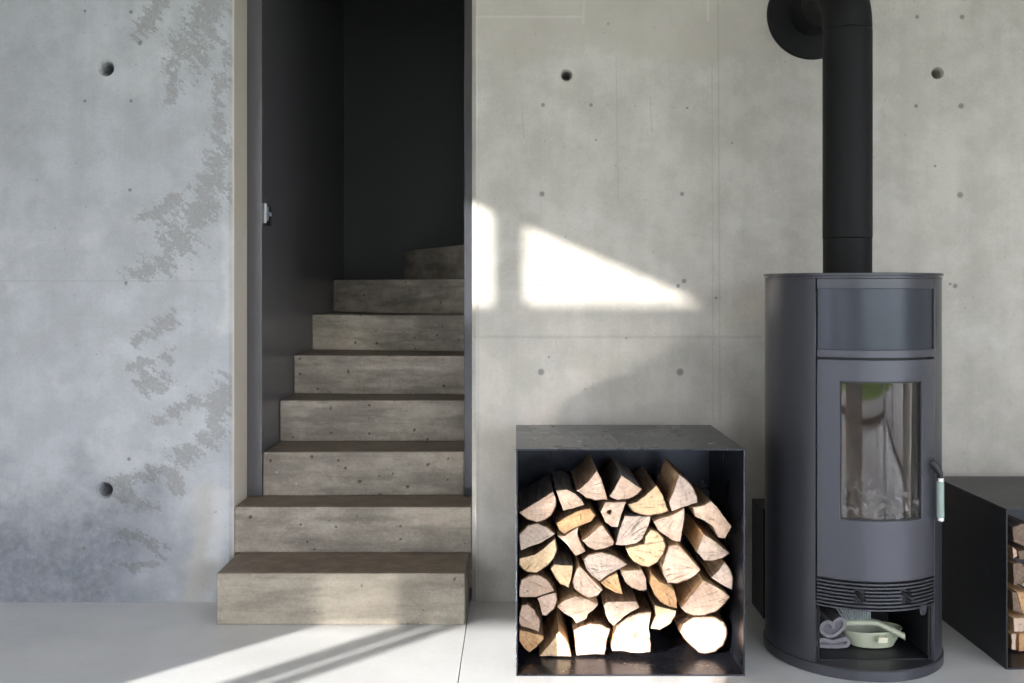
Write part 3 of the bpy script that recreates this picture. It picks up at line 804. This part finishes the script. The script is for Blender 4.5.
# handle
hd = []
for a, r, z in ((37.6, .281, .664), (38.4, .296, .652), (39.6, .303, .632), (40.2, .303, .614)):
    x, y = cyl(R(a), r); hd.append((x, y, z))
b = bmesh.new()
for k in range(len(hd)-1):
    pass
tube(b, hd, [.014, .012, .010, .008], 12)
x, y = cyl(R(37.6), .281); box(b, x-.008, x+.008, y-.004, y+.01, .642, .684)
han = obj('handle', b, M['stove_black'], door, smooth=40)
x, y = cyl(R(40.2), .303)
b = bmesh.new(); tube(b, [(x, y, .612), (x+.001, y, .488)], .0115, 20); obj('grip', b, M['mint'], han, smooth=40)['label'] = 'pale green handle grip'
for za, zb in ((.617, .607), (.494, .484)):
    b = bmesh.new(); tube(b, [(x+.0005, y, za), (x+.0005, y, zb)], .0125, 20); obj('grip_cap', b, M['chrome'], han, smooth=40)
# firebox
b = bmesh.new()
FX, FB = .165, .10
prism(b, [(-FX, -.205), (-FX-.012, -.205), (-FX-.012, FB+.012), (FX+.012, FB+.012), (FX+.012, -.205), (FX, -.205), (FX, FB), (-FX, FB)], .44, .97)
box(b, -FX, FX, -.205, FB, .44, .452); box(b, -FX, FX, -.205, FB, .958, .97)
obj('firebox', b, M['vermiculite'], stove, bevel=.002)
b = bmesh.new(); bmesh.ops.create_grid(b, x_segments=40, y_segments=34, size=1)
for v in b.verts:
    X, Y = v.co.x*(FX-.006), -.05 + v.co.y*.145
    rr = 1 - min(1, (abs(v.co.x)**3))
    v.co = (X, Y, .468 + .075*max(0, mnoise.noise((X*11, Y*11, 2)) + .35)*rr + .012*mnoise.noise((X*70, Y*70, 5)))
tag(obj('ash_bed', b, M['ash'], stove, smooth=80), kind='stuff')
# air grille
b = bmesh.new(); arc_grid(b, T, [.214, .302], .262, .256)
gr = obj('air_grille', b, M['stove_black'], stove, smooth=30)
nfin = 8
for k in range(nfin):
    z = .2165 + k*.0112
    b = bmesh.new()
    holes = lambda i, j, k=k: not (k in (2, 3, 4, 5) and (10 <= i <= 12 or 23 <= i <= 25))
    arc_grid(b, T, [z, z+.0048], RS+.0005, .2605, holes); obj('fin', b, M['stove'], gr, smooth=30)
for a in (-15.7, 15.1):
    b = bmesh.new()
    p = [(*cyl(R(a-.8), .264), .268), (*cyl(R(a), .284), .262), (*cyl(R(a+2.2), .298), .252)]
    tube(b, p, [.006, .0055, .005], 10); x, y = cyl(R(a+2.2), .2985)
    box(b, x-.002, x+.012, y-.003, y+.003, .2465, .2525)
    obj('air_lever', b, M['stove_black'], gr, smooth=40)
# small tab with a screw hole under the grille
b = bmesh.new()
tx, ty = cyl(R(29.8), .276); pts = [(-.017, .018)] + [(-.0155*math.cos(t), -.0155*math.sin(t)) for t in lin(0, PI, 16)] + [(.017, .018)]
prism(b, [(x, z+.2065) for x, z in pts], -.0015, .0015, 'y')
cut = bmesh.new(); tube(cut, [(0, -.01, .2035), (0, .01, .2035)], .0042, 14)
b = carve(b, [cut])
t_ = obj('latch_tab', b, M['stove_door'], stove, (tx, ty, 0)); t_.rotation_euler.z = R(29.8)
# wood compartment
b = bmesh.new(); CXH, CBK = .186, .146
box(b, -CXH-.006, -CXH, -.19, CBK, .0352, .2139); box(b, CXH, CXH+.006, -.19, CBK, .0352, .2139); box(b, -CXH-.006, CXH+.006, CBK, CBK+.006, .0352, .2139)
box(b, -CXH, CXH, -.19, CBK, .208, .2139); box(b, -CXH, CXH, -.19, CBK, .0352, .0372)
obj('wood_compartment', b, M['stove_black'], stove)

# flue pipe
PX, PY, PR = 1.1385, 3.42, .0815
fl = tag(empty('flue_pipe', (PX, PY, 1.2585)), 'black flue pipe rising from the stove and bending into the wall', 'flue pipe')
def rel(pts): return [(x-PX, y-PY, z-1.2585) for x, y, z in pts]
b = bmesh.new(); tube(b, rel([(PX, PY, 1.2585), (PX, PY, 1.379)]), PR-.0006, 64); obj('lower_section', b, M['pipe'], fl, smooth=40)
b = bmesh.new(); tube(b, rel([(PX, PY, 1.3805), (PX, PY, 1.382), (PX, PY, 2.0905), (PX, PY, 2.092)]), [PR-.001, PR+.0006, PR+.0006, PR-.001], 64); obj('upper_section', b, M['pipe'], fl, smooth=40)
b = bmesh.new()
EZ, ER = 2.1, .162
arc = [(PX, PY + ER*(1-math.cos(t)), EZ + ER*math.sin(t)) for t in lin(0, PI/2, 18)]
tube(b, rel([(PX, PY, 2.0935)] + arc + [(PX, 3.70, EZ+ER)]), PR, 64); obj('elbow', b, M['pipe'], fl, smooth=40)
b = bmesh.new(); tube(b, rel([(PX, 3.702, EZ+ER), (PX, WALL-.001, EZ+ER)]), PR+.002, 64); obj('wall_section', b, M['pipe'], fl, smooth=40)
b = bmesh.new(); tube(b, rel([(PX, WALL-.012, EZ+ER), (PX, WALL-.004, EZ+ER), (PX, WALL-.0005, EZ+ER)]), [.168, .172, .173], 96); obj('wall_rosette', b, M['pipe'], fl, smooth=40)

# ================================================================== THINGS IN THE STOVE'S COMPARTMENT
ZC = .0374
# dustpan: shallow oval pan
dp = tag(empty('dustpan', (1.168, 3.275, ZC)), 'pale green oval dustpan in the compartment under the stove', 'dustpan')
b = bmesh.new(); seg = 48; rings = []
for (a, d, z) in ((.060, .036, 0), (.072, .045, .004), (.088, .052, .030), (.096, .056, .052), (.099, .059, .056), (.098, .058, .058), (.093, .053, .055), (.084, .046, .030), (.068, .041, .007), (.056, .032, .004)):
    ring = []
    for k in range(seg):
        t = 2*PI*k/seg; ex = math.copysign(abs(math.cos(t))**.85, math.cos(t))
        ring.append(b.verts.new((a*ex, d*math.sin(t), z*(1 + .05*ex*(z > .02)))))
    rings.append(ring)
for A, B in zip(rings, rings[1:]):
    for k in range(seg): b.faces.new((A[k], A[(k+1) % seg], B[(k+1) % seg], B[k]))
b.faces.new(rings[0][::-1]); b.faces.new(rings[-1])
obj('pan', b, M['cream'], dp, smooth=40)
b = bmesh.new(); prism(b, [(-.004, .030), (.027, .030), (.029, .049), (-.003, .049)], -.076, -.050, 'y')
obj('handle', b, M['cream_light'], dp, bevel=.003)['label'] = 'short cream hanging lug'
# hand brush lying across the pan, bristles up
br = tag(empty('hand_brush', (1.138, 3.245, ZC+.0625)), 'pale green hand brush lying bristles up on the dustpan', 'brush')
b = bmesh.new()
path = [(-.072, .02, .012), (-.05, .018, .018), (-.02, .012, .020), (.01, .004, .022), (.04, -.012, .022), (.075, -.035, .008), (.108, -.055, -.007)]
secs = [(.016, .006), (.021, .009), (.021, .009), (.018, .0085), (.0125, .0085), (.0125, .009), (.013, .0095)]
rings = []
for p, (w_, h_) in zip(path, secs):
    ring = []
    for k in range(16):
        t = 2*PI*k/16
        cxx = math.copysign(abs(math.cos(t))**.6, math.cos(t)); szz = math.copysign(abs(math.sin(t))**.6, math.sin(t))
        ring.append(b.verts.new((p[0] + .3*w_*cxx, p[1] + w_*cxx, p[2] + h_*szz)))
    rings.append(ring)
for A, B in zip(rings, rings[1:]):
    for k in range(16): b.faces.new((A[k], A[(k+1) % 16], B[(k+1) % 16], B[k]))
b.faces.new(rings[0][::-1]); b.faces.new(rings[-1])
obj('brush_body', b, M['cream'], br, smooth=45)
b = bmesh.new()
for i in range(13):
    for j in range(4):
        x, y = -.064 + i*.0066, .002 + j*.0085
        lean = (i-7)*.0022 - .007
        tube(b, [(x, y, .018), (x + lean*.5, y + random.uniform(-.002, .002), .04), (x + lean*1.15 + random.uniform(-.002, .002), y + random.uniform(-.003, .003), .068 + random.uniform(-.004, .004))], [.0019, .0019, .0013], 6)
tag(obj('bristles', b, M['bristle'], br), kind='stuff')

# rolled grey cloths
def ribbon(bm, centre, half, y0, y1, closed=False):
    n_ = len(centre); L = []; Rr = []
    for k in range(n_):
        a = Vector(centre[max(k-1, 0)]); d = Vector(centre[min(k+1, n_-1)])
        t = (d-a).normalized(); nn = Vector((-t.y, t.x))
        h = half*(1 if 0 < k < n_-1 else .75)
        L.append(Vector(centre[k]) + nn*h); Rr.append(Vector(centre[k]) - nn*h)
    loop = L + Rr[::-1]
    ring = lambda y, s: [bm.verts.new((p.x*1.0, y + .002*mnoise.noise((p.x*200, p.y*200, y*90)), p.y)) for p in loop]
    ys = lin(y0, y1, 6); RR = [ring(y, 1) for y in ys]; m = len(loop)
    for A, B in zip(RR, RR[1:]):
        for k in range(m): bm.faces.new((A[k], A[(k+1) % m], B[(k+1) % m], B[k]))
    for ring_, rev in ((RR[0], 0), (RR[-1], 1)):
        for k in range(n_-1):
            bm.faces.new((ring_[k], ring_[k+1], ring_[m-2-k], ring_[m-1-k]))
CW = 3.235
def capz(px, py): return (wx(px, CW), wz(py, CW))
c1 = tag(empty('folded_cloth', (1.03, CW, ZC)), 'folded grey felt cloth lying flat beside the dustpan', 'cloth')
b = bmesh.new()
a_, h_ = .050, .0135
loop = [(-a_ + .006, .0105), (-a_+.002, .0185), (-a_+.012, .0285), (-.02, .0265), (0, .0225), (.02, .0275), (a_-.008, .0315), (a_+.001, .0215), (a_-.006, .0105), (.02, .008), (-.02, .008), (-a_+.009, .0095)]
def smooth_loop(p, n=6, closed=True):
    out = []; m = len(p)
    for i in range(m if closed else m-1):
        P = [Vector(p[(i+q) % m] if closed else p[max(0, min(m-1, i+q))]) for q in (-1, 0, 1, 2)]
        for k in range(n):
            t = k/n
            out.append(tuple(.5*((2*P[1]) + (-P[0]+P[2])*t + (2*P[0]-5*P[1]+4*P[2]-P[3])*t*t + (-P[0]+3*P[1]-3*P[2]+P[3])*t**3)))
    if not closed: out.append(tuple(p[-1]))
    return out
ribbon(b, smooth_loop(loop) + [smooth_loop(loop)[0]], .0062, 0, .12)
obj('hem', b, M['felt'], c1, smooth=60)
b = bmesh.new(); prism(b, [(x, z) for x, z in smooth_loop(loop)], .006, .116, 'y'); obj('fold', b, M['felt_dark'], c1, smooth=60)
c2 = tag(empty('rolled_cloth', (1.028, CW, ZC+.0362)), 'grey felt cloth rolled into a heart shape on the folded one', 'cloth')
b = bmesh.new()
heart = [(.003, .034), (-.004, .048), (-.018, .051), (-.031, .043), (-.036, .028), (-.030, .014), (-.014, .0065), (.006, .0075), (.026, .021), (.039, .038), (.038, .054), (.026, .062), (.012, .055), (.003, .044), (.004, .030)]
hs = smooth_loop(heart, 6, False)
ribbon(b, hs, .0055, 0, .115); obj('hem', b, M['felt'], c2, smooth=60)
b = bmesh.new(); fill = smooth_loop(heart[:14]); prism(b, fill, .006, .110, 'y'); obj('fold', b, M['felt_dark'], c2, smooth=60)

# ================================================================== LIGHT
d = Vector((.94, 1.0, -.412)).normalized()
sun = bpy.data.lights.new('sun', 'SUN'); sun.energy = 5.6; sun.angle = R(.6); sun.color = (1, .965, .91)
so = bpy.data.objects.new('sun', sun); COL.objects.link(so); so.rotation_euler = d.to_track_quat('-Z', 'Y').to_euler(); so.location = (-6, -6, 5)
w = bpy.data.worlds.new('sky'); SC.world = w; w.use_nodes = True
nt = w.node_tree; nt.nodes.clear()
o = nt.nodes.new('ShaderNodeOutputWorld'); bg = nt.nodes.new('ShaderNodeBackground'); tc = nt.nodes.new('ShaderNodeTexCoord')
sp = nt.nodes.new('ShaderNodeSeparateXYZ'); cr = nt.nodes.new('ShaderNodeValToRGB')
nt.links.new(tc.outputs['Generated'], sp.inputs[0]); nt.links.new(sp.outputs[2], cr.inputs[0])
cr.color_ramp.elements[0].position = 0; cr.color_ramp.elements[0].color = (.95, .97, 1.03, 1)
cr.color_ramp.elements[1].position = .7; cr.color_ramp.elements[1].color = (.72, .82, 1.03, 1)
nt.links.new(cr.outputs[0], bg.inputs[0]); bg.inputs[1].default_value = 3.3; nt.links.new(bg.outputs[0], o.inputs[0])
def portal(loc, rot, sx, sy):
    l = bpy.data.lights.new('portal', 'AREA'); l.shape = 'RECTANGLE'; l.size = sx; l.size_y = sy; l.cycles.is_portal = True
    p = bpy.data.objects.new('portal', l); COL.objects.link(p); p.location = loc; p.rotation_euler = rot
portal(((xs[0]-1.8)/2, YB-.11, 1.45), (R(90), 0, 0), -1.8-xs[0], 2.9)
portal(((xs[-1]+.5)/2, YB-.11, 1.45), (R(90), 0, 0), xs[-1]-.5, 2.9)
portal((XR+.08, -.85, 1.4), (R(90), 0, R(90)), 3.5, 2.8)
portal((XL-.08, -.3, 1.55), (R(90), 0, R(-90)), 2.6, 2.95)

# ================================================================== CAMERA
cam = bpy.data.cameras.new('camera'); cam.lens = 35; cam.sensor_width = 36; cam.sensor_fit = 'HORIZONTAL'
cam.shift_x = -4/1024; cam.shift_y = -53.5/1024; cam.clip_start = .05
co = bpy.data.objects.new('camera', cam); COL.objects.link(co); co.location = (0, 0, H); co.rotation_euler = (R(90), 0, 0)
SC.camera = co
SC.view_settings.view_transform = 'Standard'; SC.view_settings.look = 'None'
SC.view_settings.gamma = 1; SC.view_settings.use_curve_mapping = False; SC.view_settings.exposure = 1.25
SC.cycles.use_denoising = True
SC.cycles.max_bounces = 10; SC.cycles.diffuse_bounces = 6; SC.cycles.transparent_max_bounces = 12
SC.cycles.blur_glossy = 0
SC.cycles.sample_clamp_indirect = 0
